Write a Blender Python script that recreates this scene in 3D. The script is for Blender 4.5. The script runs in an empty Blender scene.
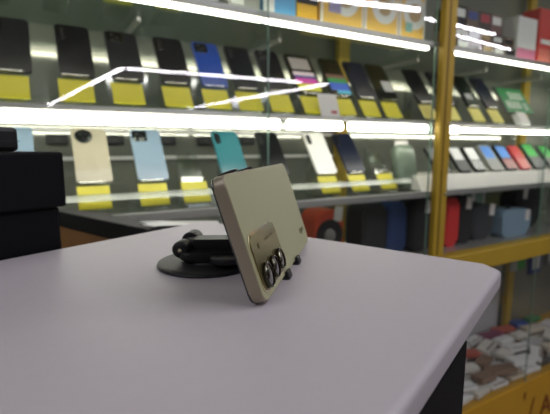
import bpy, bmesh, math, random
from mathutils import Vector, Matrix, Euler
random.seed(7)
SC = bpy.context.scene
COL = SC.collection
CAMZ = 1.45                      # camera height above the shop floor
TT = CAMZ - 0.0885               # height of the table top
# ---------------------------------------------------------------- camera
cd = bpy.data.cameras.new('camera'); cam = bpy.data.objects.new('camera', cd); COL.objects.link(cam)
cam.location = (0, 0, CAMZ)
cam.rotation_euler = (math.pi/2 - math.atan(60/415), 0, 0)
cd.sensor_width = 36; cd.lens = 415/550*36; cd.clip_start = 0.01
cd.dof.use_dof = True; cd.dof.focus_distance = 0.25; cd.dof.aperture_fstop = 11.0
SC.camera = cam
# ---------------------------------------------------------------- world, light, exposure
w = bpy.data.worlds.new('world'); SC.world = w; w.use_nodes = True
w.node_tree.nodes['Background'].inputs[0].default_value = (0.8, 0.85, 0.9, 1)
w.node_tree.nodes['Background'].inputs[1].default_value = 0.15
SC.view_settings.view_transform = 'Standard'; SC.view_settings.look = 'None'
SC.view_settings.gamma = 1; SC.view_settings.use_curve_mapping = False
SC.view_settings.exposure = 0.0
SC.cycles.transparent_max_bounces = 32
SC.cycles.max_bounces = 10; SC.cycles.glossy_bounces = 6
TH = math.atan2(0.49697, 0.86777)
def case(s, q, z):
    "point of the show case: s along its front, q into it, z relative to eye level"
    return Vector((-.448 + .86777*s - .49697*q, .93 + .49697*s + .86777*q, CAMZ + z))
def area(name, loc, size, power, col, rot=(0, 0, 0)):
    l = bpy.data.lights.new(name, 'AREA'); l.shape = 'RECTANGLE'; l.size, l.size_y = size
    l.energy = power; l.color = col
    o = bpy.data.objects.new(name, l); COL.objects.link(o); o.location = loc; o.rotation_euler = rot
    return o
area('ceiling_fill_light', (1.1, 0.2, 2.74), (1.2, 1.2), 15, (0.95, 0.94, 1.0))  # added soft fill panels, placed clear of the glass reflections
area('ceiling_fill_light', (-1.2, -0.6, 2.74), (1.2, 1.2), 12, (0.95, 0.93, 1.0))
area('ceiling_fill_light', (-2.6, -4.0, 2.74), (1.2, 1.2), 70, (0.95, 0.95, 1.0))

# ---------------------------------------------------------------- materials
def lin(c):
    return tuple(((v/255)/12.92 if v/255 <= .04045 else ((v/255+.055)/1.055)**2.4) for v in c) + (1,)
def mat(name, rgb, rough=.5, metal=0., emit=0., noise=0., nscale=30., bump=0., coat=0., spec=.5):
    m = bpy.data.materials.new(name); m.use_nodes = True
    nt = m.node_tree; b = nt.nodes['Principled BSDF']
    b.inputs['Base Color'].default_value = lin(rgb)
    b.inputs['Roughness'].default_value = rough; b.inputs['Metallic'].default_value = metal
    b.inputs['Specular IOR Level'].default_value = spec
    b.inputs['Coat Weight'].default_value = coat; b.inputs['Coat Roughness'].default_value = .08
    if emit:
        b.inputs['Emission Color'].default_value = lin(rgb); b.inputs['Emission Strength'].default_value = emit
    if noise or bump:
        tc = nt.nodes.new('ShaderNodeTexCoord'); n = nt.nodes.new('ShaderNodeTexNoise')
        n.inputs['Scale'].default_value = nscale; n.inputs['Detail'].default_value = 5
        nt.links.new(tc.outputs['Object'], n.inputs['Vector'])
        if noise:
            mx = nt.nodes.new('ShaderNodeMix'); mx.data_type = 'RGBA'
            c = lin(rgb)
            mx.inputs[6].default_value = tuple(min(1, v*(1-noise)) for v in c[:3]) + (1,)
            mx.inputs[7].default_value = tuple(min(1, v*(1+noise)) for v in c[:3]) + (1,)
            nt.links.new(n.outputs['Fac'], mx.inputs[0]); nt.links.new(mx.outputs[2], b.inputs['Base Color'])
        if bump:
            bp = nt.nodes.new('ShaderNodeBump'); bp.inputs['Strength'].default_value = bump
            bp.inputs['Distance'].default_value = .001
            nt.links.new(n.outputs['Fac'], bp.inputs['Height']); nt.links.new(bp.outputs[0], b.inputs['Normal'])
    return m
def glass(name, tint, refl=.04, rough=0.0, power=5.):
    m = bpy.data.materials.new(name); m.use_nodes = True; nt = m.node_tree; nt.nodes.clear()
    out = nt.nodes.new('ShaderNodeOutputMaterial'); mx = nt.nodes.new('ShaderNodeMixShader')
    tr = nt.nodes.new('ShaderNodeBsdfTransparent'); tr.inputs[0].default_value = tint + (1,)
    gl = nt.nodes.new('ShaderNodeBsdfGlossy'); gl.inputs['Roughness'].default_value = rough
    lw = nt.nodes.new('ShaderNodeLayerWeight'); lw.inputs[0].default_value = .5
    p = nt.nodes.new('ShaderNodeMath'); p.operation = 'POWER'; p.inputs[1].default_value = power
    a = nt.nodes.new('ShaderNodeMath'); a.operation = 'MULTIPLY_ADD'; a.inputs[1].default_value = .9; a.inputs[2].default_value = refl
    nt.links.new(lw.outputs['Facing'], p.inputs[0]); nt.links.new(p.outputs[0], a.inputs[0])
    nt.links.new(a.outputs[0], mx.inputs[0]); nt.links.new(tr.outputs[0], mx.inputs[1])
    nt.links.new(gl.outputs[0], mx.inputs[2]); nt.links.new(mx.outputs[0], out.inputs[0])
    return m
M = {}
M['table'] = mat('lilac_grey_laminate', (189, 182, 187), .5, noise=.03, nscale=160, bump=.05)
M['black'] = mat('black_plastic', (18, 18, 20), .45, spec=.35)
M['blackmat'] = mat('matt_black', (13, 13, 17), .6, noise=.15, nscale=60, bump=.1, spec=.15)
M['rubber'] = mat('black_rubber', (30, 30, 33), .5)
M['gold'] = mat('yellow_gold_painted_frame', (182, 150, 44), .5, metal=.1, noise=.06, nscale=9)
M['golddark'] = mat('dark_gold_groove', (112, 84, 18), .5, metal=.2)
M['bolt'] = mat('steel_bolt', (190, 180, 150), .25, metal=1)
M['plinth'] = mat('orange_yellow_plinth_sheet', (196, 146, 22), .45, noise=.06, nscale=7)
M['redletter'] = mat('dark_red_lettering', (110, 40, 16), .5)
M['alu'] = mat('brushed_aluminium', (186, 184, 180), .38, metal=.6)
M['led'] = mat('led_tube_white', (255, 250, 240), .5, emit=17)
M['ledthin'] = mat('led_strip_white', (255, 248, 232), .5, emit=9)
M['lamp'] = mat('ceiling_lamp_diffuser', (250, 244, 255), .5, emit=45)
M['glassfront'] = glass('sliding_door_glass', (.97, .985, .975), .035)
M['glassshelf'] = glass('shelf_glass', (.86, .93, .89), .05)
M['glassedge'] = mat('green_glass_edge', (120, 150, 135), .2)
M['acrylic'] = glass('clear_acrylic', (.93, .95, .94), .12, .08, 3)
M['mirror'] = mat('smoked_mirror', (160, 162, 150), .07, metal=.5)
M['tag'] = mat('yellow_price_card', (208, 196, 36), .4)
M['tagpale'] = mat('pale_yellow_price_card', (232, 220, 120), .5)
M['tagwhite'] = mat('white_price_card', (228, 222, 218), .5)
M['white'] = mat('white_plastic', (228, 226, 222), .4)
M['whiteshelf'] = mat('white_riser', (226, 222, 214), .35, noise=.05, nscale=20)
M['lens'] = mat('black_lens_glass', (8, 8, 10), .05, coat=1)
M['lensring'] = mat('dark_lens_ring', (52, 52, 54), .3, metal=.5)
M['screenoff'] = mat('black_screen_glass', (8, 8, 10), .06, coat=1)
M['floor'] = mat('grey_floor_tile', (140, 136, 130), .35, noise=.1, nscale=3)
M['wall'] = mat('painted_wall', (128, 136, 120), .8, noise=.04, nscale=4)
M['ceil'] = mat('ceiling_panel', (180, 180, 178), .9)
M['brown'] = mat('brown_wood_laminate', (128, 86, 44), .5, noise=.2, nscale=14)
M['deskTop'] = mat('pale_grey_counter_sheet', (176, 174, 170), .3, noise=.04, nscale=25)
M['paper'] = mat('white_paper', (225, 224, 220), .6)
def cmat(name, rgb, rough=.3, **k):
    if name not in M: M[name] = mat(name, rgb, rough, **k)
    return M[name]

# ---------------------------------------------------------------- mesh helpers
def obj(name, bm, m=None, parent=None, loc=None, rot=None, smooth=False):
    me = bpy.data.meshes.new(name); bmesh.ops.recalc_face_normals(bm, faces=bm.faces); bm.to_mesh(me); bm.free()
    ms = m if isinstance(m, (list, tuple)) else [m]
    for x in ms: me.materials.append(x)
    if smooth:
        for p in me.polygons: p.use_smooth = True
    o = bpy.data.objects.new(name, me); COL.objects.link(o)
    if parent: o.parent = parent
    if loc is not None: o.location = loc
    if rot is not None: o.rotation_euler = rot
    if smooth:
        me.set_sharp_from_angle(angle=math.radians(50))
        wn = o.modifiers.new('weighted', 'WEIGHTED_NORMAL'); wn.keep_sharp = True; wn.weight = 100
    return o
def box(bm, x0, x1, y0, y1, z0, z1, bev=0., seg=2, mi=0):
    r = bmesh.ops.create_cube(bm, size=1)
    vs = r['verts']
    for v in vs:
        v.co = Vector(((x0+x1)/2 + v.co.x*(x1-x0), (y0+y1)/2 + v.co.y*(y1-y0), (z0+z1)/2 + v.co.z*(z1-z0)))
    fs = {f for v in vs for f in v.link_faces}
    for f in fs: f.material_index = mi
    if bev:
        es = {e for v in vs for e in v.link_edges}
        bmesh.ops.bevel(bm, geom=list(es), offset=bev, segments=seg, affect='EDGES', profile=.5)
    return bm
def B(*a, **k): return box(bmesh.new(), *a, **k)
def rrect(w, h, r, n=6, cx=0., cy=0.):
    pts = []
    for ax, ay, a0 in ((w/2-r, h/2-r, 0), (-w/2+r, h/2-r, 90), (-w/2+r, -h/2+r, 180), (w/2-r, -h/2+r, 270)):
        for i in range(n+1):
            a = math.radians(a0 + 90*i/n); pts.append((cx+ax + r*math.cos(a), cy+ay + r*math.sin(a)))
    return pts
def prism(bm, pts, z0, z1, bev=0., axis='z', seg=2, mi=0):
    "extrude a 2D outline; axis 'z' -> (x,y,z); 'y' -> (x, z-extrusion, y)"
    def P(p, z): return (p[0], p[1], z) if axis == 'z' else (p[0], z, p[1])
    a = [bm.verts.new(P(p, z0)) for p in pts]; b = [bm.verts.new(P(p, z1)) for p in pts]
    f0 = bm.faces.new(a); f1 = bm.faces.new(b[::-1]); n = len(pts); fs = [f0, f1]
    for i in range(n): fs.append(bm.faces.new((a[i], b[i], b[(i+1) % n], a[(i+1) % n])))
    for f in fs: f.material_index = mi
    if bev:
        es = list(f0.edges) + list(f1.edges)
        bmesh.ops.bevel(bm, geom=es, offset=bev, segments=seg, affect='EDGES', profile=.5)
    return bm
def lathe(bm, prof, n=32, mtx=None):
    "revolve (r, z) profile about z"
    rings = []
    for r, z in prof:
        rings.append([bm.verts.new((r*math.cos(2*math.pi*i/n), r*math.sin(2*math.pi*i/n), z)) for i in range(n)])
    for a, b in zip(rings, rings[1:]):
        for i in range(n): bm.faces.new((a[i], a[(i+1) % n], b[(i+1) % n], b[i]))
    bm.faces.new(rings[0]); bm.faces.new(rings[-1])
    if mtx: bmesh.ops.transform(bm, matrix=mtx, verts=[v for r in rings for v in r])
    return bm
def empty(name, loc, rot=(0, 0, 0)):
    o = bpy.data.objects.new(name, None); COL.objects.link(o); o.location = loc; o.rotation_euler = rot
    o.empty_display_size = .02
    return o
def tag(o, label, cat, group=None):
    o['label'] = label; o['category'] = cat
    if group: o['group'] = group
    return o
def struct(o): o['kind'] = 'structure'; return o
def copy_tree(o, parent=None):
    c = o.copy(); COL.objects.link(c)
    if parent: c.parent = parent
    for ch in list(o.children): copy_tree(ch, c)
    return c
def text(body, size, m, parent, loc, rot, depth=.0003, name='lettering'):
    cu = bpy.data.curves.new(name, 'FONT'); cu.body = body; cu.size = size; cu.extrude = depth
    cu.align_x = 'CENTER'; cu.align_y = 'CENTER'; cu.materials.append(m)
    f = bpy.data.objects.new(name, cu); COL.objects.link(f)
    me = bpy.data.meshes.new_from_object(f); bpy.data.objects.remove(f)
    o = bpy.data.objects.new(name, me); COL.objects.link(o); o.parent = parent; o.location = loc; o.rotation_euler = rot
    return o

# ---------------------------------------------------------------- the room (aligned with the show case)
RZ = (0, 0, TH); O0 = case(0, 0, -CAMZ)
def room(name, x0, x1, y0, y1, z0, z1, m): return struct(obj(name, B(x0, x1, y0, y1, z0, z1), m, loc=O0, rot=RZ))
room('floor', -4, 12, -12, 1, -.1, 0, M['floor'])
room('ceiling', -4, 12, -12, 1, 2.8, 2.9, M['ceil'])
room('wall_back', -4, 12, .6, .7, 0, 2.8, M['wall'])
room('wall_left', -4.1, -4, -12, .7, 0, 2.8, M['wall'])
room('wall_right', 12, 12.1, -12, .7, 0, 2.8, M['wall'])
room('wall_front', -4, 12, -12.1, -12, 0, 2.8, M['wall'])

# linear ceiling lamps; they are seen mirrored in the door glass
def lamp(a, b, label, wd=.05, z=1.1):
    a, b = Vector(a), Vector(b); d = b-a; L = d.length
    t = empty('linear_lamp', ((a.x+b.x)/2, (a.y+b.y)/2, CAMZ+z), (0, 0, math.atan2(d.y, d.x)))
    obj('lamp_housing', B(-L/2, L/2, -wd/2-.004, wd/2+.004, .03, .06, bev=.003), M['alu'], t)
    obj('diffuser', prism(bmesh.new(), [(wd/2*math.cos(math.pi+math.pi*i/8), .03+wd/2*math.sin(math.pi+math.pi*i/8)) for i in range(9)], -L/2, L/2, axis='z'),
        M['lamp'], t, rot=(math.pi/2, 0, math.pi/2))
    for x in (-L/2+.15, L/2-.15):
        obj('hanger', lathe(bmesh.new(), [(.004, .06), (.004, 2.8-CAMZ-z)], 8), M['alu'], t, loc=(x, 0, 0))
    tag(t, label, 'lamp', 'linear lamps hung under the shop ceiling')
lamp((6.1, -9.99), (3.22, -3.26), 'far white linear lamp mirrored as the slanting stroke at the left of the glass')
lamp((3.26, -3.22), (5.65, -1.62), 'white linear lamp mirrored as a long stroke across the middle shelf phones')
lamp((8.27, -6.31), (6.10, -1.30), 'white linear lamp mirrored as a short stroke over the price cards')
lamp((1.98, .33), (2.71, .97), 'white linear lamp mirrored across the yellow boxes on the top shelf')
lamp((2.98, .97), (3.9, 1.45), 'white linear lamp mirrored across the small boxes right of the post', wd=.028)
lamp((3.60, 1.05), (4.75, 1.58), 'thin white linear lamp mirrored low across the small boxes right of the post', wd=.022)

# ---------------------------------------------------------------- show case
S0, S1, SP = -.85, 3.0, 1.19     # left end, right end, middle of the front post
DEP = .42
sc = empty('display_case', case(0, 0, -CAMZ), RZ)
tag(sc, 'large glass display case with yellow gold frame and lit shelves', 'display case')
def cpart(name, x0, x1, y0, y1, z0, z1, m, bev=0., parent=None):
    return obj(name, B(x0, x1, y0, y1, CAMZ+z0, CAMZ+z1, bev=bev), m, parent or sc)
cpart('mirror_back', S0, S1, DEP, DEP+.01, -1.13, 1.0, M['mirror'])
cpart('end_panel', S0-.01, S0, 0, DEP, -1.13, 1.0, M['glassfront'])
cpart('end_panel', S1, S1+.01, 0, DEP, -1.13, 1.0, M['alu'])
cpart('top_panel', S0, S1, 0, DEP, 1.0, 1.02, M['gold'], .002)
cpart('lower_back_board', 1.15, 2.34, DEP-.012, DEP-.002, -1.125, -.49, mat('pale_grey_board', (196, 194, 196), .6))
# front posts with a groove and bolts
for sx in (S0, SP+.012, S1-.035):
    bm = B(sx-.029, sx+.029, -.026, -.002, CAMZ-.41, CAMZ+1.0, bev=.003)
    p = obj('front_post', bm, M['gold'], sc)
    obj('groove', B(sx-.012, sx-.002, -.0266, -.0255, CAMZ-.40, CAMZ+.99), M['golddark'], p)
    for bz in (.335, .08, -.17):
        obj('bolt', lathe(bmesh.new(), [(.006, 0), (.006, .003), (.003, .005)], 16, Matrix.Translation((sx+.016, -.0255, CAMZ+bz)) @ Matrix.Rotation(math.pi/2, 4, 'X')), M['bolt'], p)
for sx in (-.33, 1.05, 2.37):
    cpart('back_post', sx-.028, sx+.028, DEP-.06, DEP-.035, -1.13, 1.0, M['gold'], .002)
cpart('rail', S0, S1, -.04, .02, -.488, -.412, M['gold'], .004)
cpart('deck', S0, S1, .02, DEP, -.43, -.415, M['alu'])
pl = cpart('plinth', S0, S1, -.01, DEP, -CAMZ+.0, -1.135, M['plinth'], .003)
for ch, xx, zz in (("'", 1.915, -1.25), ('/', 1.985, -1.30), ('A', 2.12, -1.32), ('O', 2.27, -1.31)):
    text(ch, .16, M['redletter'], pl, (xx, -.0115, CAMZ+zz), (math.pi/2, 0, 0), .001, 'letter')
# sliding glass
for a, b, q, z0, z1 in ((S0, .49, -.012, -.412, 1.0), (.46, SP-.033, -.004, -.412, 1.0), (SP+.033, 1.90, -.012, -.412, 1.0), (1.87, S1, -.004, -.412, 1.0),
                        (S0, .60, -.012, -1.13, -.488), (.56, 1.92, -.004, -1.13, -.488), (1.90, S1, -.012, -1.13, -.488)):
    g = cpart('glass_door', a, b, q, q+.004, z0, z1, M['glassfront'])
    obj('polished_edge', B(b-.002, b+.0005, q-.0005, q+.0045, CAMZ+z0, CAMZ+z1), M['glassedge'], g)
# shelves
def shelf(zt, zb, name='shelf'):
    s_ = empty(name, (0, 0, CAMZ+zt)); s_.parent = sc
    def p(n, *a, **k):
        m = a[-1]; return obj(n, B(*a[:-1], **k), m, s_)
    p('glass_plate', S0+.01, S1-.01, .012, DEP-.005, -.007, -.001, M['glassshelf'])
    p('front_profile', S0+.01, S1-.01, .002, .016, zb-zt, .0, M['alu'], bev=.002)
    return s_
s1 = shelf(.362, .345); s2 = shelf(.092, .079); s3 = shelf(-.160, -.183)
obj('support_strip', B(S0+.01, S1-.01, .016, .05, -.023, -.008), M['alu'], s3)
M['rail'] = glass('frosted_reflection_strip', (.72, .74, .72), .22, .25, 3)
rl = obj('reflection_strip', B(S0+.02, 1.10, 0, .002, 0, .022), M['rail'], s3, loc=(0, .022, .034), rot=(-math.radians(50), 0, 0))  # added strip standing in for the bright reflection across the cards
for a, b in ((S0+.02, .49), (.50, 1.15), (1.235, 2.94)):
    obj('led_strip', B(a, b, .020, .034, -.0245, -.009, bev=.003), M['ledthin'], s1)
for a, b in ((-.83, .537), (.562, .765), (.790, 1.15), (1.235, 1.32), (1.34, 2.94)):
    obj('led_tube', B(a, b, .004, .018, -.041, -.016, bev=.005) if b != 2.94 else B(a, b, .004, .014, -.036, -.022, bev=.003), M['led'], s2)
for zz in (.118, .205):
    obj('reflection_stripe', B(-.80, 1.10, DEP-.028, DEP-.014, zz, zz+.012, bev=.002), M['white'], s3)  # white stripes added for the reflected bands behind the phones
for a in (-.5, .2, .65, 1.3, 1.75, 2.2, 2.7):
    for s_ in (s1, s2, s3):
        obj('shelf_bracket', B(a-.006, a+.006, .20, DEP-.002, -.020, -.0075, bev=.001), M['alu'], s_)
# ---------------------------------------------------------------- things inside the case
LEAN = math.radians(35)
def make_stand():
    t = empty('phone_stand', (0, 0, 0))
    bm = bmesh.new()
    c, s = math.cos(LEAN), math.sin(LEAN)
    bm2 = B(-.03, .03, 0, .002, 0, .17, bev=.0006, seg=1)
    bmesh.ops.rotate(bm2, verts=bm2.verts, cent=(0, 0, 0), matrix=Matrix.Rotation(-LEAN, 3, 'X'))
    box(bm2, -.03, .03, 0, .13, 0, .002, bev=.0006, seg=1)
    obj('plate', bm2, M['acrylic'], t)
    bm3 = B(-.028, .028, -.014, 0, .079, .082)
    bmesh.ops.rotate(bm3, verts=bm3.verts, cent=(0, 0, 0), matrix=Matrix.Rotation(-LEAN, 3, 'X'))
    obj('ledge', bm3, M['acrylic'], t)
    bm4 = B(-.02, .02, .126, .128, .002, .155)
    obj('rear_strut', bm4, M['acrylic'], t)
    return t
def add_card(t, m, wd=.074, h=.064, z0=.012):
    return obj('price_card', B(-wd/2, wd/2, -.0035, -.002, z0, z0+h), m, t, rot=(-LEAN, 0, 0))
def make_phone(col, cam_style, width=.077, L=.163, face='back', front=None):
    "upright at origin, back faces -y, bottom edge at z=0"
    t = empty('display_phone', (0, 0, 0))
    obj('body', prism(bmesh.new(), [(x, y+L/2) for x, y in rrect(width, L, .009, 5)], -.008, 0, bev=.0012, axis='y'), col, t, smooth=True)
    if face == 'back':
        if cam_style == 'rect':
            mo = obj('camera_module', prism(bmesh.new(), rrect(.038, .034, .006, 4, -width/2+.024, L-.023), -.0100, -.0075, bev=.0004, axis='y'), M['lens'], t)
            pts = [(-width/2+.017, L-.017), (-width/2+.017, L-.035), (-width/2+.029, L-.026)]
        elif cam_style == 'round':
            mo = obj('camera_module', lathe(bmesh.new(), [(.021, 0), (.021, .002), (.019, .0026)], 28, Matrix.Translation((-width/2+.028, -.0078, L-.026)) @ Matrix.Rotation(math.pi/2, 4, 'X')), M['lens'], t)
            pts = [(-width/2+.021, L-.02), (-width/2+.035, L-.02), (-width/2+.028, L-.035)]
        else:
            mo = obj('camera_module', prism(bmesh.new(), rrect(.016, .040, .007, 4, -width/2+.015, L-.028), -.0092, -.0075, bev=.0004, axis='y'), M['lens'], t)
            pts = [(-width/2+.015, L-.016), (-width/2+.015, L-.028), (-width/2+.015, L-.040)]
        for px, pz in pts:
            obj('lens', lathe(bmesh.new(), [(.0052, 0), (.0052, .0012), (.0038, .0014), (.0034, .0006)], 16, Matrix.Translation((px, -.0098, pz)) @ Matrix.Rotation(math.pi/2, 4, 'X')), M['lensring'], mo)
    else:
        obj('screen', prism(bmesh.new(), [(x, y+L/2) for x, y in rrect(width-.004, L-.005, .008, 5)], -.0086, -.0078, axis='y'), M['screenoff'], t)
        for (nm, x0, x1, z0, z1, m) in (front or []):
            obj(nm, B(-width/2+x0*width, -width/2+x1*width, -.0090, -.0086, z0*L, z1*L), m, t)
    return t
def put_stand(proto, s, z, q=.035, label='', card=None, first=[True]):
    t = copy_tree(proto); t.location = case(s, q, z); t.rotation_euler = RZ
    tag(t, label, 'phone stand', 'clear stands with price cards')
    if card: add_card(t, card)
    return t
def put_phone(t, s, z, label, q=.035, up=.081, back=.0, zr=0.):
    # sits on the ledge of the stand plate
    c, sn = math.cos(LEAN), math.sin(LEAN)
    t.location = case(s, q + up*sn - .0022*c, z + up*c + .0022*sn + .0012)
    t.rotation_euler = (-LEAN, 0, TH)
    tag(t, label, 'phone', 'phones displayed on the case shelves')
stand0 = make_stand()
bk = cmat('black_phone_back', (14, 14, 17), .3, spec=.25); dg = cmat('charcoal_phone_back', (28, 29, 31), .35, spec=.25)
bl = cmat('royal_blue_phone_back', (32, 66, 150), .28); nv = cmat('navy_phone_back', (20, 24, 42), .3, spec=.3)
bg = cmat('champagne_phone_back', (166, 158, 136), .3, noise=.12, nscale=12); lb = cmat('pale_blue_phone_back', (122, 142, 158), .3)
te = cmat('teal_phone_back', (48, 108, 116), .25); wh = cmat('white_phone_back', (222, 220, 214), .35)
Y, YP, W_ = M['tag'], M['tagpale'], M['tagwhite']
sg = cmat('grey_screen_panel', (150, 144, 144), .4); mg = cmat('magenta_screen_band', (214, 70, 170), .4); bb = cmat('blue_screen_band', (40, 60, 140), .4)
lt = cmat('pale_screen_band', (214, 196, 204), .4); ye = cmat('yellow_screen_band', (206, 206, 40), .4)
gs = cmat('green_screen_band', (40, 140, 70), .4); bs = cmat('bright_blue_screen_band', (40, 90, 200), .4); rs = cmat('dull_red_screen_band', (120, 80, 70), .4)
cy = cmat('cyan_screen_band', (80, 190, 220), .4)
Hf = [('screen_panel', .12, .86, .60, .90, sg), ('screen_band', .1, .9, .44, .54, lt), ('screen_band', .1, .9, .38, .44, bb), ('screen_band', .1, .9, .24, .38, mg), ('screen_band', .1, .95, .06, .24, ye)]
If = [('screen_band', .05, .95, .46, .56, rs), ('screen_band', .05, .95, .34, .46, gs), ('screen_band', .05, .95, .14, .34, bs), ('screen_band', .3, .95, .06, .14, cy)]
Kf = [('white_sticker', .45, .95, .22, .52, cmat('grey_white_sticker', (170, 170, 168), .5))]
Nf = [('white_sticker', .2, .7, .22, .40, cmat('grey_white_sticker', (170, 170, 168), .5))]
Z2, Z3 = .092, -.160
row2 = [ # s, width, colour, camera, face, front, card, label
 (-.105, .078, dg, 'bar', 'back', None, Y, 'charcoal phone at the far left end of the middle shelf, cut by the frame'),
 (.026, .077, bk, 'bar', 'back', None, Y, 'black phone second from the left on the middle shelf, small round camera glint'),
 (.141, .079, dg, 'rect', 'back', None, Y, 'charcoal phone with square camera patch on the middle shelf, third from left'),
 (.264, .079, bk, 'bar', 'back', None, Y, 'black phone on the middle shelf, immediately left of the royal blue phone'),
 (.372, .076, bl, 'rect', 'back', None, Y, 'royal blue phone with black camera block on the middle shelf'),
 (.472, .077, bk, 'bar', 'back', None, Y, 'black phone on the middle shelf, immediately right of the royal blue phone'),
 (.575, .078, bk, 'rect', 'back', None, Y, 'black phone on the middle shelf, left of the phone with magenta and yellow stripes'),
 (.690, .100, bk, '', 'front', Hf, Y, 'large black phone showing grey panel with magenta and yellow stripes'),
 (.818, .086, dg, '', 'front', If, Y, 'dark phone showing glowing green and blue bands, white card below it'),
 (.925, .088, nv, 'bar', 'back', None, Y, 'dark navy phone on the middle shelf, right of the green and blue screen'),
 (1.026, .090, bk, '', 'front', Kf, Y, 'black phone with a small grey-white sticker low on its right side'),
 (1.215, .085, bk, 'bar', 'back', None, YP, 'black phone left of the gold front post, nearest but one to it'),
 (1.345, .085, dg, 'bar', 'back', None, YP, 'dark phone half hidden behind the gold front post on the middle shelf'),
 (1.500, .086, bk, '', 'front', Nf, YP, 'black phone with a pale round sticker, first right of the gold post'),
 (1.625, .090, nv, 'bar', 'back', None, YP, 'navy phone right of the gold post, beside the green sign'),
]
slabel = lambda l: 'clear stand with price card under the ' + l
def place_row(rows, z, keys):
    for (s, wd, c, cs, fc, fr, card, label), key in zip(rows, keys):
        put_stand(stand0, s-.006, z, label='clear stand with price card under the ' + key, card=card)
        put_phone(make_phone(c, cs, wd, face=fc, front=fr), s, z, label)
place_row(row2, Z2, ['charcoal phone cut by the left frame edge', 'second phone from left, middle shelf', 'third phone from left, middle shelf', 'phone left of the royal blue one', 'royal blue phone', 'phone right of the royal blue one', 'phone left of the striped screen one', 'phone with magenta and yellow stripes', 'phone with green and blue screen', 'navy phone left of the stickered one', 'phone with square grey-white sticker', 'phone just left of the gold post', 'phone half behind the gold post', 'phone with round sticker right of post', 'navy phone beside the green sign'])
row3 = [
 (-.115, .078, lb, 'rect', 'back', None, Y, 'pale blue phone at the far left of the lower shelf, behind the black boxes'),
 (.050, .083, bg, 'round', 'back', None, Y, 'champagne phone with big round black camera on the lower shelf'),
 (.193, .080, lb, 'rect', 'back', None, Y, 'pale blue phone with dark rectangular camera on the lower shelf'),
 (.430, .084, te, 'bar', 'back', None, Y, 'teal phone on the lower shelf, partly behind the tilted beige phone'),
 (.575, .078, bk, 'bar', 'back', None, Y, 'black phone on the lower shelf behind the tilted beige phone'),
 (.760, .082, wh, 'bar', 'back', None, Y, 'white phone with slim camera strip on the lower shelf'),
 (.885, .082, nv, 'bar', 'back', None, Y, 'navy phone right of the white phone on the lower shelf'),
]
place_row(row3, Z3+.001, ['pale blue phone behind the black boxes', 'champagne phone with round camera', 'pale blue phone, lower shelf', 'teal phone, lower shelf', 'black phone behind the beige one', 'white phone, lower shelf', 'navy phone, lower shelf'])
for i, (s, lb_) in enumerate(((.300, 'empty clear stand with yellow card between pale blue and teal phones'),
                              (1.010, 'empty clear stand with yellow card right of the navy phone'))):
    put_stand(stand0, s, Z3+.001, label=lb_, card=Y)
wc = obj('price_card', B(-.036, .036, 0, .0015, 0, .075, bev=.0005), M['tagwhite'], loc=case(.722, .012, Z2+.0005), rot=(-math.radians(20), 0, TH))
patch_ = obj('red_print', B(.004, .026, -.0006, 0, .010, .020), cmat('printed_red', (170, 50, 60), .4), wc)
tag(wc, 'white price card with red print under the striped screen phone', 'price card')
# bases that lift the left run of stands a little
# top shelf, left: phones seen from below through the glass
tl = cmat('slate_teal_phone_back', (52, 84, 96), .3)
for kk, s, q, c, lab in (('farther from the blue box', .144, .176, tl, 'slate blue phone on the top shelf above the third middle-shelf phone'),
                     ('nearer the blue box', .275, .158, tl, 'slate blue phone on the top shelf above the royal blue phone'),
                     ('inner one', 0.0, .17, cmat('green_phone_back', (44, 84, 52), .3), 'dark green phone at the left end of the top shelf'),
                     ('outer one', -.135, .17, cmat('green_phone_back', (44, 84, 52), .3), 'dark green phone leftmost on the top shelf, cut by the frame')):
    put_stand(stand0, s, .362, q=q, label='top shelf stand with price card under the ' + lab.split(' on ')[0].split(' at ')[0] + ', ' + kk, card=Y)
    put_phone(make_phone(c, 'rect'), s, .362, lab, q=q)
bpy.data.objects.remove(stand0.children[0]); 
for ch in list(stand0.children): bpy.data.objects.remove(ch)
bpy.data.objects.remove(stand0)

# boxes on the top shelf
def carton(name, s0, s1_, q0, q1, z0, z1, m, label, cat='box', extra=None, lean=0., group='boxes on the top shelf'):
    t = empty(name, case((s0+s1_)/2, q0, z0), (-lean, 0, TH)); wd = s1_-s0; h = z1-z0
    obj('carton', B(-wd/2, wd/2, 0, q1-q0, 0.0005, h, bev=.0015, seg=1), m, t)
    if extra: extra(t, wd, h)
    return tag(t, label, cat, group)
def disc(t, x, z, r, m, name='printed_disc', y=-.0006):
    return obj(name, lathe(bmesh.new(), [(r, 0), (r, .0008)], 28, Matrix.Translation((x, y+.0006, z)) @ Matrix.Rotation(math.pi/2, 4, 'X')), m, t)
def patch(t, x0, x1, z0, z1, m, name='printed_panel', y=-.0008):
    return obj(name, B(x0, x1, y, .0004, z0, z1), m, t)
yb = cmat('warm_yellow_carton', (222, 176, 84), .5, noise=.08, nscale=16)
pw = cmat('printed_white', (220, 218, 214), .5); lil = cmat('printed_lilac', (150, 140, 176), .5)
carton('product_box', .505, .612, .045, .12, .362, .56, cmat('sky_blue_carton', (92, 160, 208), .4), 'sky blue box on the top shelf left of the yellow and black box',
       extra=lambda t, w_, h: patch(t, -w_/2, -w_/2+.035, 0.002, h, pw))
carton('product_box', .400, .497, .05, .12, .362, .50, cmat('silver_carton', (150, 148, 140), .4), 'silver-grey box on the top shelf left of the sky blue box',
       extra=lambda t, w_, h: patch(t, -w_/2+.01, w_/2-.05, .02, .08, pw))
carton('product_box', .618, .692, .05, .11, .362, .56, cmat('amber_carton', (222, 168, 20), .4), 'amber box with black upper part on the top shelf',
       extra=lambda t, w_, h: patch(t, -w_/2, w_/2, .055, h, M['black']))
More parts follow.
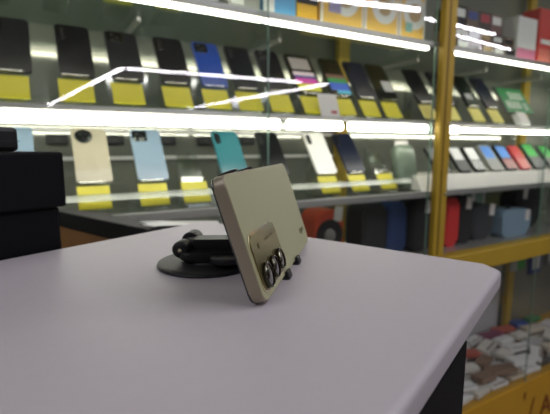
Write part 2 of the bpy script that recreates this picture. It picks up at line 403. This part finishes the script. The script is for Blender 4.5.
def ybx(t, w_, h):
    patch(t, -w_/2, -w_/2+.008, .0, h, pw, 'pale_edge'); patch(t, w_/2-.006, w_/2, .0, h, pw, 'pale_edge')
    disc(t, .01, .095, .055, pw); disc(t, .01, .095, .03, cmat('printed_tan', (176, 150, 110), .5), 'printed_picture', -.0016)
def ybx1(t, w_, h):
    ybx(t, w_, h); patch(t, -w_/2+.03, -w_/2+.075, .045, .085, lil, 'lilac_panel', -.0024)
def ybx3(t, w_, h):
    ybx(t, w_, h); patch(t, -w_/2+.03, -w_/2+.06, .03, .06, cmat('printed_aqua', (130, 176, 168), .5), 'aqua_panel', -.0024)
carton('product_box', .700, .868, .045, .16, .362, .60, yb, 'yellow box with lilac print, leftmost of the three yellow boxes', extra=ybx1)
carton('product_box', .873, 1.022, .045, .16, .362, .60, yb, 'yellow box with round picture, middle of the three yellow boxes', extra=ybx)
carton('product_box', 1.027, 1.150, .045, .16, .362, .60, yb, 'yellow box with aqua print, next to the gold front post', extra=ybx3)
gg = [cmat('grey_film_box', (96, 90, 88), .08), cmat('tan_film_box', (120, 104, 90), .08), cmat('dark_film_box', (52, 48, 50), .08), cmat('blush_film_box', (140, 110, 106), .08)]
whc = cmat('printed_white', (220, 218, 214), .5)
k = 0
names = ['nearest the gold post', 'second from the gold post', 'third from the gold post', 'fourth from the gold post', 'fifth from the gold post']
for r_, (z0, z1, q0) in enumerate(((.3625, .405, .045), (.406, .45, .055), (.4505, .53, .065))):
    for c_ in range(5 if r_ < 2 else 4):
        s_ = 1.33 + c_*.076
        def ex(t, w_, h, c_=c_, r_=r_):
            if r_ == 2:
                patch(t, -w_/2+.008, w_/2-.01, .04, .07, [whc, cmat('printed_navy', (40, 60, 130), .4), cmat('printed_red', (170, 50, 60), .4), whc][c_])
            else:
                patch(t, -w_/2+.006, w_/2-.012, h*.35, h*.8, [whc, gg[0], cmat('printed_tan', (176, 150, 110), .5), whc, gg[2]][c_])
        carton('accessory_box', s_, s_+.073, q0, q0+.09, z0, z1, gg[(c_*3+r_) % 4],
               'glossy film-wrapped small box, %s in the %s row of the stack' % (names[c_], ['bottom', 'middle', 'top'][r_]), extra=ex, group='stacked small boxes right of the post')
def pwx(t, w_, h): patch(t, -w_/2, w_/2, .0, .055, cmat('printed_pink', (206, 120, 150), .4))
carton('product_box', 1.722, 1.860, .05, .12, .362, .545, whc, 'white box with pink lower band beside the red box', extra=pwx)
def redx(t, w_, h): patch(t, -w_/2+.01, w_/2-.01, .01, .07, cmat('printed_salmon', (216, 120, 104), .4)); patch(t, -w_/2+.02, w_/2-.02, .09, .11, whc)
carton('product_box', 1.875, 2.10, .05, .13, .362, .60, cmat('red_carton', (206, 62, 50), .4), 'red box with salmon lower part at the right end of the top shelf', extra=redx)

# green sign on the middle shelf
gsn = empty('green_sign', case(1.83, .05, Z2+.009), (-math.radians(32), 0, TH))
obj('sign_panel', B(-.11, .11, -.003, 0, .052, .195, bev=.001, seg=1), M['black'], gsn)
obj('sign_face', B(-.085, .11, -.0045, -.003, .058, .192, bev=.0005, seg=1), cmat('sign_green', (26, 130, 70), .4), gsn)
for txt, zz, xx in (('5000', .148, .03), ('8000 р.', .098, .016)):
    text(txt, .056, whc, gsn, (xx, -.0048, zz), (math.pi/2, 0, 0), .0004)
obj('sign_foot', B(-.035, .035, -.006, .02, -.004, .06, bev=.001), M['tagwhite'], gsn)
tag(gsn, 'green sign with white writing on the middle shelf right of post', 'sign')

# white riser on the lower shelf with small phones
rs_ = obj('shelf_riser', prism(bmesh.new(), [(-.012, 0), (.20, 0), (.20, .055), (.018, .055)], -.78, .78, bev=.003), M['whiteshelf'], loc=case(1.92, .022, Z3), rot=(math.pi/2, 0, TH+math.pi/2))
tag(rs_, 'long white riser block on the lower shelf right of the post', 'shelf riser')
def feature_phone(body, scr, lower, wd, L, s, label, lean=38, q=.05, z=Z3+.0555):
    t = empty('feature_phone', case(s, q, z), (-math.radians(lean), 0, TH))
    obj('body', prism(bmesh.new(), [(x, y+L/2) for x, y in rrect(wd, L, .010, 5)], -.012, 0, bev=.002, axis='y'), body, t, smooth=True)
    obj('screen', prism(bmesh.new(), [(x, y+L*.70) for x, y in rrect(wd*.82, L*.48, .003, 3)], -.0132, -.0118, axis='y'), scr, t)
    kp = obj('keypad', prism(bmesh.new(), [(x, y+L*.24) for x, y in rrect(wd*.82, L*.36, .004, 3)], -.0128, -.0118, axis='y'), lower, t)
    for r in range(4):
        for c in range(3):
            obj('key', B((c-1)*wd*.26-wd*.1, (c-1)*wd*.26+wd*.1, -.0136, -.0126, L*(.09+r*.085), L*(.14+r*.085)), body, kp)
    pr = obj('prop', B(-wd*.3, wd*.3, 0, .004, .0, L*.6), M['acrylic'], t, loc=(0, .001, .0), rot=(math.radians(lean), 0, 0))
    bpy.data.objects.remove(pr)
    tag(t, label, 'phone', 'small phones on the lower shelf')
k1 = cmat('keypad_grey', (110, 112, 112), .4); ws = cmat('white_screen', (222, 222, 220), .2); gr = cmat('bright_green_screen', (52, 168, 66), .3)
blu = cmat('cornflower_screen', (84, 138, 214), .3); rd = cmat('red_plastic', (190, 34, 44), .3); pk = cmat('salmon_plastic', (214, 110, 100), .3); dk = cmat('slate_plastic', (52, 58, 58), .35)
feature_phone(dk, cmat('grey_screen', (120, 124, 122), .2), k1, .072, .125, 1.30, 'dark small phone left of the gold post on the lower shelf')
feature_phone(M['black'], ws, k1, .072, .125, 1.43, 'black small phone with white screen nearest right of the gold post')
feature_phone(M['black'], ws, ws, .074, .125, 1.53, 'black small phone with white screen and white keys on the riser')
feature_phone(cmat('silver_plastic', (150, 150, 146), .3), blu, k1, .080, .135, 1.645, 'silver small phone with bright blue screen on the riser')
feature_phone(nv, blu, pk, .080, .135, 1.755, 'navy small phone with blue screen above salmon keypad')
feature_phone(rd, rd, pk, .078, .130, 1.86, 'red small phone on the riser left of the green ones')
for i, (s, lab) in enumerate(((1.98, 'first green-screen small phone right of the red one'), (2.11, 'second green-screen small phone right of the red one'), (2.23, 'third green-screen small phone right of the red one'), (2.35, 'fourth green-screen small phone right of the red one'))):
    feature_phone(dk, gr, k1, .090, .145 if i == 0 else .135, s, lab)
# grey green bag by the post, standing in for a glass reflection
def reflection_bag(s, q, z, w_, h, d_, m, label, name='reflection_bag', lean=12):
    t = empty(name, case(s, q, z), (-math.radians(lean), 0, TH))
    bm = bmesh.new(); bmesh.ops.create_uvsphere(bm, u_segments=20, v_segments=12, radius=1)
    for v in bm.verts:
        x, y, zz = v.co; sg_ = lambda a, p: math.copysign(abs(a)**p, a)
        v.co = (sg_(x, .5)*w_/2, sg_(y, .7)*d_/2 + random.uniform(-1, 1)*d_*.06, h/2+sg_(zz, .45)*h/2 + 0)
    obj('reflection_body', bm, m, t, smooth=True)
    obj('added_header', B(-w_*.32, w_*.32, -.002, .002, h*.94, h*1.08), M['tagwhite'], t)
    return tag(t, label, 'reflection_bag')
reflection_bag(1.13, .075, Z3+.008, .105, .165, .05, cmat('grey_green_reflection', (110, 124, 108), .25, noise=.35, nscale=22), 'grey-green bag standing in for a glass reflection left of the gold post')

# dark blocks added as mirrored dark spots behind the lower shelf phones
def mirror_spot(s, z, label):
    t = empty('mirror_spot', case(s, DEP-.003, z), RZ)
    obj('mirror_spot_body', B(-.030, .030, -.03, 0, -.016, .016, bev=.005), M['black'], t)
    obj('spot_inset', B(-.006, .006, -.0308, -.0298, -.003, .003), M['lensring'], t)
    tag(t, label, 'mirror_spot', 'dark blocks added as mirrored spots on the back')
mirror_spot(-.014, .022, 'dark block added as mirrored spot on the mirror back above the black boxes')
mirror_spot(.150, .022, 'dark block added as mirrored spot behind the gap right of the champagne phone')
mirror_spot(.320, .022, 'dark block added as mirrored spot behind the gap right of the pale blue phone')
mirror_spot(.455, .022, 'dark block added as mirrored spot behind the left edge of the teal phone')
mirror_spot(.620, .022, 'dark block added as mirrored spot behind the gap right of the teal phone')

# speakers and bags below the lower shelf
DK = -.4148
def tagcard(t, x, y, z, rz=.1): return obj('price_tag', B(-.018, .018, -.001, 0, -.026, .026), M['tagwhite'], t, loc=(x, y, z), rot=(0, rz, 0))
def speaker(s, q, w_, h, d_, m, label, tg=None, mesh_m=None):
    t = empty('portable_speaker', case(s, q, DK), RZ)
    obj('body', prism(bmesh.new(), [(x, y+h/2) for x, y in rrect(w_, h, min(w_, h)*.28, 6)], 0, d_, bev=min(.012, d_*.2), axis='y', seg=3), m, t, smooth=True)
    obj('grille', prism(bmesh.new(), [(x, y+h/2) for x, y in rrect(w_*.8, h*.8, min(w_, h)*.2, 6)], -.003, .002, bev=.001, axis='y'), mesh_m or m, t)
    obj('carry_loop', B(-.012, .012, d_*.4, d_*.6, h-.002, h+.008, bev=.003), M['black'], t)
    if tg: tagcard(t, *tg)
    return tag(t, label, 'speaker', 'portable speakers below the lower shelf')
bbk = cmat('black_fabric', (34, 34, 37), .75, noise=.3, nscale=120); gryf = cmat('charcoal_fabric', (58, 60, 64), .8, noise=.2, nscale=120)
blf = cmat('denim_blue_fabric', (38, 62, 112), .7, noise=.15, nscale=120); rdf = cmat('red_fabric', (214, 50, 50), .6, noise=.1, nscale=120)
bgf = cmat('blue_grey_fabric', (136, 160, 180), .7, noise=.1, nscale=120)
# round orange speaker
t = empty('round_speaker', case(.790, .10, DK), RZ)
obj('body', prism(bmesh.new(), [(x, y+.10) for x, y in rrect(.120, .20, .04, 6)], 0, .10, bev=.014, axis='y', seg=3), cmat('orange_red_plastic', (214, 74, 40), .4), t, smooth=True)
obj('cone_ring', lathe(bmesh.new(), [(.056, 0), (.056, .006), (.040, .008), (.018, .001), (.006, .004)], 32, Matrix.Translation((0, .001, .112)) @ Matrix.Rotation(math.pi/2, 4, 'X')), M['black'], t, smooth=True)
obj('cone_centre', lathe(bmesh.new(), [(.024, .0), (.022, .008), (.010, .013), (.002, .014)], 24, Matrix.Translation((0, .0, .112)) @ Matrix.Rotation(math.pi/2, 4, 'X')), cmat('grey_cone', (120, 116, 112), .4), t, smooth=True)
tagcard(t, .035, -.004, .185)
tag(t, 'orange-red speaker with round black cone below the lower shelf', 'speaker', 'portable speakers below the lower shelf')
speaker(1.00, .10, .12, .21, .09, bbk, 'black speaker between the orange speaker and the denim blue one')
speaker(1.115, .10, .10, .205, .09, blf, 'denim blue speaker left of the gold front post')
speaker(1.245, .09, .13, .215, .08, bbk, 'black speaker behind the gold post with white tag at its top', tg=(.025, -.005, .18))
speaker(1.412, .08, .085, .205, .09, rdf, 'tall red speaker immediately right of the gold post')
speaker(1.512, .09, .088, .205, .09, bbk, 'tall black speaker right of the red one with white tag', tg=(.012, -.005, .178))
speaker(1.65, .10, .150, .160, .10, gryf, 'charcoal speaker left of the blue-grey one with white tag', tg=(.055, -.005, .135))
speaker(1.865, .07, .22, .125, .10, bgf, 'wide blue-grey speaker with white tag at its right', tg=(.075, -.005, .095))
speaker(2.12, .16, .22, .225, .09, bbk, 'large black speaker at the right of the row behind the blue-grey one', tg=(-.05, -.005, .18))
speaker(2.32, .06, .10, .215, .09, cmat('offwhite_fabric', (190, 188, 184), .7), 'off-white speaker at the right edge of the frame')
t = empty('product_box', case(1.80, .26, DK), RZ)
obj('carton', B(-.10, .10, 0, .07, .0005, .225, bev=.002), whc, t); patch(t, -.08, -.01, .02, .2, cmat('bottle_green', (50, 96, 84), .5)); patch(t, .02, .08, .1, .2, cmat('pale_green', (150, 176, 160), .5))
tag(t, 'white box with green print behind the blue-grey speaker', 'box')
t = empty('product_box', case(.95, .03, DK), RZ)
obj('carton', B(-.09, .09, 0, .06, .0005, .035, bev=.002), cmat('leaf_green', (56, 150, 60), .5), t); patch(t, -.02, .07, .008, .028, cmat('mustard_print', (190, 160, 50), .5))
tag(t, 'low green box lying in front of the black speaker', 'box')

# hooks with packets in the lower compartment, on the back post
def packet(s, q, z1, w_, h, m, label, m2=None):
    t = empty('hanging_packet', case(s, q, z1-h), RZ)
    obj('packet', B(-w_/2, w_/2, -.010, .010, 0, h, bev=.004), m, t)
    if m2: obj('packet_window', B(-w_*.3, w_*.3, -.0115, -.009, h*.1, h*.5), m2, t)
    obj('hook', lathe(bmesh.new(), [(.0025, 0), (.0025, .028)], 8, Matrix.Translation((0, .002, h-.002))), M['bolt'], t)
    tag(t, label, 'packet', 'packets hung under the deck of the case')
packet(2.335, .30, -.455, .085, .25, cmat('leaf_green', (56, 150, 60), .5), 'bright green packet hanging under the yellow rail')
packet(2.255, .29, -.455, .055, .25, cmat('pale_packet', (170, 170, 160), .5), 'pale narrow packet hanging left of the green one')
packet(2.49, .30, -.455, .13, .30, cmat('deep_blue', (36, 60, 120), .5), 'deep blue packet hanging right of the green one', pw)
packet(2.66, .30, -.455, .09, .27, cmat('stone_packet', (120, 122, 120), .5), 'stone-grey packet hanging right of the blue one', pw)

# jumble of little boxes on the floor of the lower compartment
cols = [('off_white_box', (228, 222, 212)), ('cream_box', (222, 208, 188)), ('white_box', (238, 236, 234)), ('grey_white_box', (200, 198, 196)),
        ('brown_box', (140, 112, 92)), ('teal_blue_box', (62, 110, 140)), ('pale_red_box', (190, 92, 76)), ('olive_box', (112, 106, 70)), ('dark_grey_box', (74, 72, 72)),
        ('green_box', (80, 140, 84)), ('plum_box', (134, 60, 92)), ('blue_box', (50, 84, 160))]
descr = ['off-white', 'cream', 'bright white', 'greyish white', 'brown', 'teal blue', 'pale red', 'olive', 'dark grey', 'green', 'plum', 'blue']
protos = {}
def pile_box(ci, s, q, z, w_, d_, h, rz, rx, ry):
    key = (ci, round(w_, 2))
    t = obj('small_box', B(-w_/2, w_/2, -d_/2, d_/2, 0, h, bev=.0015, seg=1), cmat(cols[ci][0], cols[ci][1], .5), loc=case(s, q, z), rot=(rx, ry, TH+rz))
    if ci in (0, 1, 2, 3) and random.random() < .45:
        obj('printed_band', B(-w_/2*.8, w_/2*.8, -d_/2*.85, -d_/2*.55, h-.0003, h+.0005), cmat(cols[random.choice((3, 4, 8, 5))][0], cols[4][1], .5), t)
    return t
rows_q = ['front edge', 'second row', 'middle', 'fourth row', 'back']
cnt = {}
where = ['far left', 'second column', 'third column', 'fourth column', 'fifth column', 'sixth column', 'seventh column', 'eighth column', 'far right']
for lvl, (ns, ds, nq, dq, zb) in enumerate(((9, .135, 5, .077, .004), (8, .150, 4, .088, .040))):
    for i in range(ns):
        for j in range(nq):
            s = 1.50 + i*ds + random.uniform(-.012, .012) + lvl*.04; q = .05 + lvl*.02 + j*dq + random.uniform(-.006, .005)
            ci = random.choice((0, 2, 1, 2, 3, 0, 2, 0, 2, 0, 2, 3, 4, 5, 6, 8) if lvl else (0, 1, 2, 3, 8, 4))
            if lvl and j == 3 and i > 3: ci = random.choice((9, 10, 11, 6, 9))
            if lvl and (i, j) == (1, 0): ci = 5
            if lvl and (i, j) == (2, 1): ci = 4
            wx = random.uniform(.105, .125) if not lvl else random.uniform(.10, .16)
            t = pile_box(ci, s, q, -1.132 + zb, wx, random.uniform(.05, .064), random.uniform(.018, .03), random.uniform(-.5, .5)*(1 if lvl else .3), random.uniform(-.06, .06)*lvl, random.uniform(-.08, .08)*lvl)
            wh_ = '%s, %s' % (rows_q[min(j, 4)], where[i + (1 if lvl and i == 7 else 0)])
            tag(t, 'flat %s box %s the lower case pile, %s' % (descr[ci], 'on' if lvl else 'under', wh_), 'box', 'jumbled small boxes in the lower case')

# ---------------------------------------------------------------- far counter with black rim
P = [(-.43, .787), (-.04, .478), (-.085, .665), (-.20, .662), (-.415, .81)]
fc = empty('side_counter', (-.2, .75, 0)); off = [(x+.2, y-.75) for x, y in P]
def inset(pts, k): 
    cx = sum(p[0] for p in pts)/len(pts); cy = sum(p[1] for p in pts)/len(pts)
    return [(cx+(x-cx)*k, cy+(y-cy)*k) for x, y in pts]
zt = TT-.03
obj('counter_rim', prism(bmesh.new(), off, zt-.030, zt, bev=.002), M['blackmat'], fc)
obj('counter_top', prism(bmesh.new(), [(x+.2, y-.75) for x, y in ((-.215, .646), (-.052, .510), (-.092, .655), (-.198, .655))], zt-.001, zt+.0015), M['deskTop'], fc)
obj('counter_body', prism(bmesh.new(), inset(off, .97), 0, zt-.030), M['brown'], fc)
tag(fc, 'brown side counter with black rim and pale top behind the table', 'counter')
pp = obj('paper_slip', B(-.04, .04, -.02, .02, 0, .0008), M['paper'], loc=(-.155, .615, zt+.0016), rot=(0, 0, -.5)); tag(pp, 'white paper slip on the side counter behind the table edge', 'paper')
pn = empty('pen', (-.105, .575, zt+.0062), (0, math.pi/2, .15))
obj('barrel', lathe(bmesh.new(), [(.001, -.07), (.004, -.058), (.004, .06), (.003, .065)], 14), M['black'], pn, smooth=True)
obj('clip', B(-.006, -.004, -.001, .001, .03, .062), M['bolt'], pn)
tag(pn, 'thin dark pen lying on the pale side counter', 'pen')

# ---------------------------------------------------------------- table
E1 = Vector((.8, -.6, 0)); E2 = Vector((.6, .8, 0))     # across, towards the back
CK = Vector((-.086, .497, 0))                            # back left corner
tb = empty('table', (CK.x, CK.y, 0), (0, 0, math.atan2(E1.y, E1.x)))
WD = .3236
def tpoly():
    # local x across, y to the back (0 = back edge, negative towards the viewer)
    r = .016; pts = []
    pts += [(0, -.80), (WD, -.80)]
    pts += [(WD, -.014), (WD-.002, -.011), (WD-.011, -.002), (WD-.014, 0)]
    pts += [(.004, 0), (0, -.004)]
    return pts
obj('table_top', prism(bmesh.new(), tpoly(), TT-.0155, TT, bev=.004, seg=4), M['table'], tb, smooth=True)
obj('table_body', B(.03, WD-.0008, -.77, -.112, 0, TT-.0155, bev=.001), M['blackmat'], tb)
tag(tb, 'narrow table with lilac-grey laminate top and black body', 'table')

# black boxes left of the table
U = -E2  # along the table side towards the viewer
bx = empty('black_box', (-.1835, .3640, 0), (0, 0, math.atan2(E1.y, E1.x)))   # local -x away from the table, -y along its side
BT = CAMZ-.0040
obj('carton_body', B(-.20, -.006, -.42, -.004, BT-.35, BT-.048, bev=.003), M['blackmat'], bx)
obj('lid', B(-.205, -.001, -.425, .0, BT-.048, BT, bev=.0022), M['blackmat'], bx)
tag(bx, 'large black lidded box at the left edge beside the table', 'box')
sb = empty('small_black_box', (-.1835, .3640, BT), (0, 0, math.atan2(E1.y, E1.x)))
obj('case_body', B(-.195, -.057, -.17, -.012, 0.0, .022, bev=.004), M['black'], sb)
obj('seam', B(-.1952, -.0568, -.1702, -.0118, .009, .0096), M['rubber'], sb)
tag(sb, 'small black box at the far left behind the lidded box', 'box')
st = empty('low_cabinet', (-.1835, .3640, 0), (0, 0, math.atan2(E1.y, E1.x)))
obj('cabinet_body', B(-.30, -.012, -.50, .02, 0, BT-.372), M['brown'], st)
obj('cabinet_top', B(-.31, -.006, -.51, .03, BT-.372, BT-.3505, bev=.002), M['blackmat'], st)
tag(st, 'low brown cabinet with black top under the lidded box', 'cabinet')

# ---------------------------------------------------------------- hero phone
R3 = Matrix(((.22694882, -.31118151, .92285443), (.97390527, .07089669, -.21559729), (.00166257, .94770234, .31915123)))
mh = R3.to_4x4(); mh.translation = Vector((-.00519423, .21785264, CAMZ-.08553945-.0002))
ph = empty('smartphone', (0, 0, 0)); ph.matrix_world = mh
PL, PW, PT = .162, .075, .008
champ = mat('champagne_phone_shell', (166, 165, 131), .55, spec=.35)
side = mat('champagne_satin_frame', (150, 140, 120), .35, metal=.3)
out = [(x+PL/2, y+PW/2) for x, y in rrect(PL, PW, .0075, 8)]
obj('frame', prism(bmesh.new(), out, -PT+.0006, -.0004, bev=.0009, seg=3), side, ph, smooth=True)
ins = [(x+PL/2, y+PW/2) for x, y in rrect(PL-.0012, PW-.0012, .007, 8)]
obj('back_cover', prism(bmesh.new(), ins, -.0014, 0, bev=.0007, seg=3), champ, ph, smooth=True)
obj('screen', prism(bmesh.new(), [(x+PL/2, y+PW/2) for x, y in rrect(PL-.0002, PW-.0002, .0075, 8)], -PT-.0004, -PT+.0008, bev=.0003), M['screenoff'], ph, smooth=True)
gm = mat('mirror_gold_camera_plate', (136, 126, 88), .2, metal=.75, noise=.06, nscale=300)
mod = obj('camera_module', prism(bmesh.new(), rrect(.0560, .0330, .006, 8, .0325, .0213), -.0003, .0014, bev=.0005, seg=3), gm, ph, smooth=True)
rim = obj('module_rim', prism(bmesh.new(), rrect(.0580, .0350, .007, 8, .0325, .0213), -.0003, .0008, bev=.0003), mat('polished_rim', (226, 218, 186), .12, metal=1), ph, smooth=True)
for i, (x, y, r) in enumerate(((.0145, .0125, .0076), (.0315, .0128, .0070), (.0480, .0134, .0068))):
    lr = obj('lens_ring', lathe(bmesh.new(), [(r, .0), (r, .0026), (r-.0005, .0030), (r-.0012, .0028), (r-.0014, .0016)], 40), mat('lens_ring_metal', (78, 74, 64), .2, metal=1), mod, loc=(x, y, .0008), smooth=True)
    obj('lens_glass', lathe(bmesh.new(), [(r-.0012, .0012), (r-.0013, .0022), (r*.45, .0026), (.0002, .0027)], 32), M['lens'], lr, smooth=True)
obj('flash', lathe(bmesh.new(), [(.0017, .001), (.0017, .0018), (.0012, .0019)], 20), mat('flash_amber', (90, 78, 50), .2), mod, loc=(.0165, .0300, 0))
mtxt = mat('module_print', (110, 100, 74), .4)
text('AI CAMERA', .0034, mtxt, mod, (.040, .0305, .00145), (0, 0, 0), .00005)
text('oppo', .0085, mat('logo_print', (120, 112, 90), .25, metal=.6), ph, (.1430, .0150, .0001), (0, 0, 0), .0001)
obj('power_button', B(.050, .062, PW-.0002, PW+.0006, -PT*.6, -PT*.35, bev=.0002), side, ph)
obj('antenna_line', B(.0135, .0145, PW-.0004, PW+.0001, -PT+.001, -.001), mat('antenna_plastic', (70, 64, 56), .5), ph)
tag(ph, 'beige phone with three lens camera leaning in the black mount on the table', 'phone')

# ---------------------------------------------------------------- phone mount
mt = empty('phone_mount', (-.0520, .3085, TT))
obj('suction_disc', lathe(bmesh.new(), [(.0365, 0.0002), (.0372, .0012), (.0368, .0024), (.034, .0034), (.018, .0042), (.0165, .0062), (.010, .0066)], 64), M['rubber'], mt, smooth=True)
bm = prism(bmesh.new(), rrect(.050, .026, .009, 6), .0060, .0125, bev=.002)
obj('base_block', bm, M['black'], mt, loc=(.006, -.004, 0), rot=(0, 0, .05), smooth=True)
arm = obj('arm', prism(bmesh.new(), rrect(.062, .016, .006, 6), .0110, .0200, bev=.0025), M['black'], mt, loc=(.016, .004, 0), rot=(0, 0, .05), smooth=True)
kb = obj('hinge_knob', lathe(bmesh.new(), [(.0055, 0), (.0065, .001), (.0065, .010), (.0052, .0115), (.0025, .0118)], 28, Matrix.Rotation(math.pi/2, 4, 'X')), M['black'], mt, loc=(-.0160, -.002, .0138), rot=(0, 0, -.12), smooth=True)
obj('screw_head', lathe(bmesh.new(), [(.0015, 0), (.0015, .0006), (.0008, .0008)], 16, Matrix.Translation((0, -.0115, 0)) @ Matrix.Rotation(math.pi/2, 4, 'X')), M['bolt'], kb)
obj('hinge_barrel', lathe(bmesh.new(), [(.006, 0), (.0068, .001), (.0068, .014), (.005, .015)], 28, Matrix.Rotation(math.pi/2, 4, 'X')), M['black'], mt, loc=(-.0125, .022, .0160), rot=(0, 0, -.12), smooth=True)
obj('adjusting_wheel', lathe(bmesh.new(), [(.010, .0062), (.0115, .0075), (.0115, .0105), (.010, .0115)], 28), M['rubber'], mt, loc=(.017, -.017, -.0005), smooth=True)
# clamp, in phone space -> world -> mount space
def inph(name, bm, m):
    o = obj(name, bm, m, mt, smooth=True); o.matrix_parent_inverse = Matrix.Identity(4)
    o.matrix_basis = Matrix.Translation(-Vector((-.0520, .3085, TT))) @ mh
    return o
UC = .068
inph('clamp_back', prism(bmesh.new(), rrect(.062, .052, .008, 6, UC, .040), -PT-.0085, -PT-.0012, bev=.0015), M['black'])
inph('ball_socket', lathe(bmesh.new(), [(.012, -.0215), (.0135, -.019), (.0135, -.010), (.010, -.008)], 28, Matrix.Translation((UC, .036, 0))), M['black'])
for nm, us in (('upper_claw', (.036, .071)), ):
    for u_ in us:
        inph(nm, B(u_-.0028, u_+.0028, .060, PW+.0018, -PT-.0075, -PT-.0015, bev=.001), M['black'])
        inph(nm, B(u_-.0028, u_+.0028, PW+.0008, PW+.0026, -PT-.0075, -.003, bev=.001), M['rubber'])
for u_ in (.057, .094):
    inph('lower_claw', B(u_-.0045, u_+.0045, -.0008, .016, -PT-.0075, -PT-.0015, bev=.001), M['black'])
    inph('foot_pad', B(u_-.0045, u_+.0045, -.0034, -.0003, -PT-.0070, .0012, bev=.001), M['rubber'])
    inph('foot_tip', B(u_-.0045, u_+.0045, -.0034, .0026, .0003, .0030, bev=.0010), M['rubber'])
tag(mt, 'black phone mount with round base disc and clamp behind the beige phone', 'phone mount')
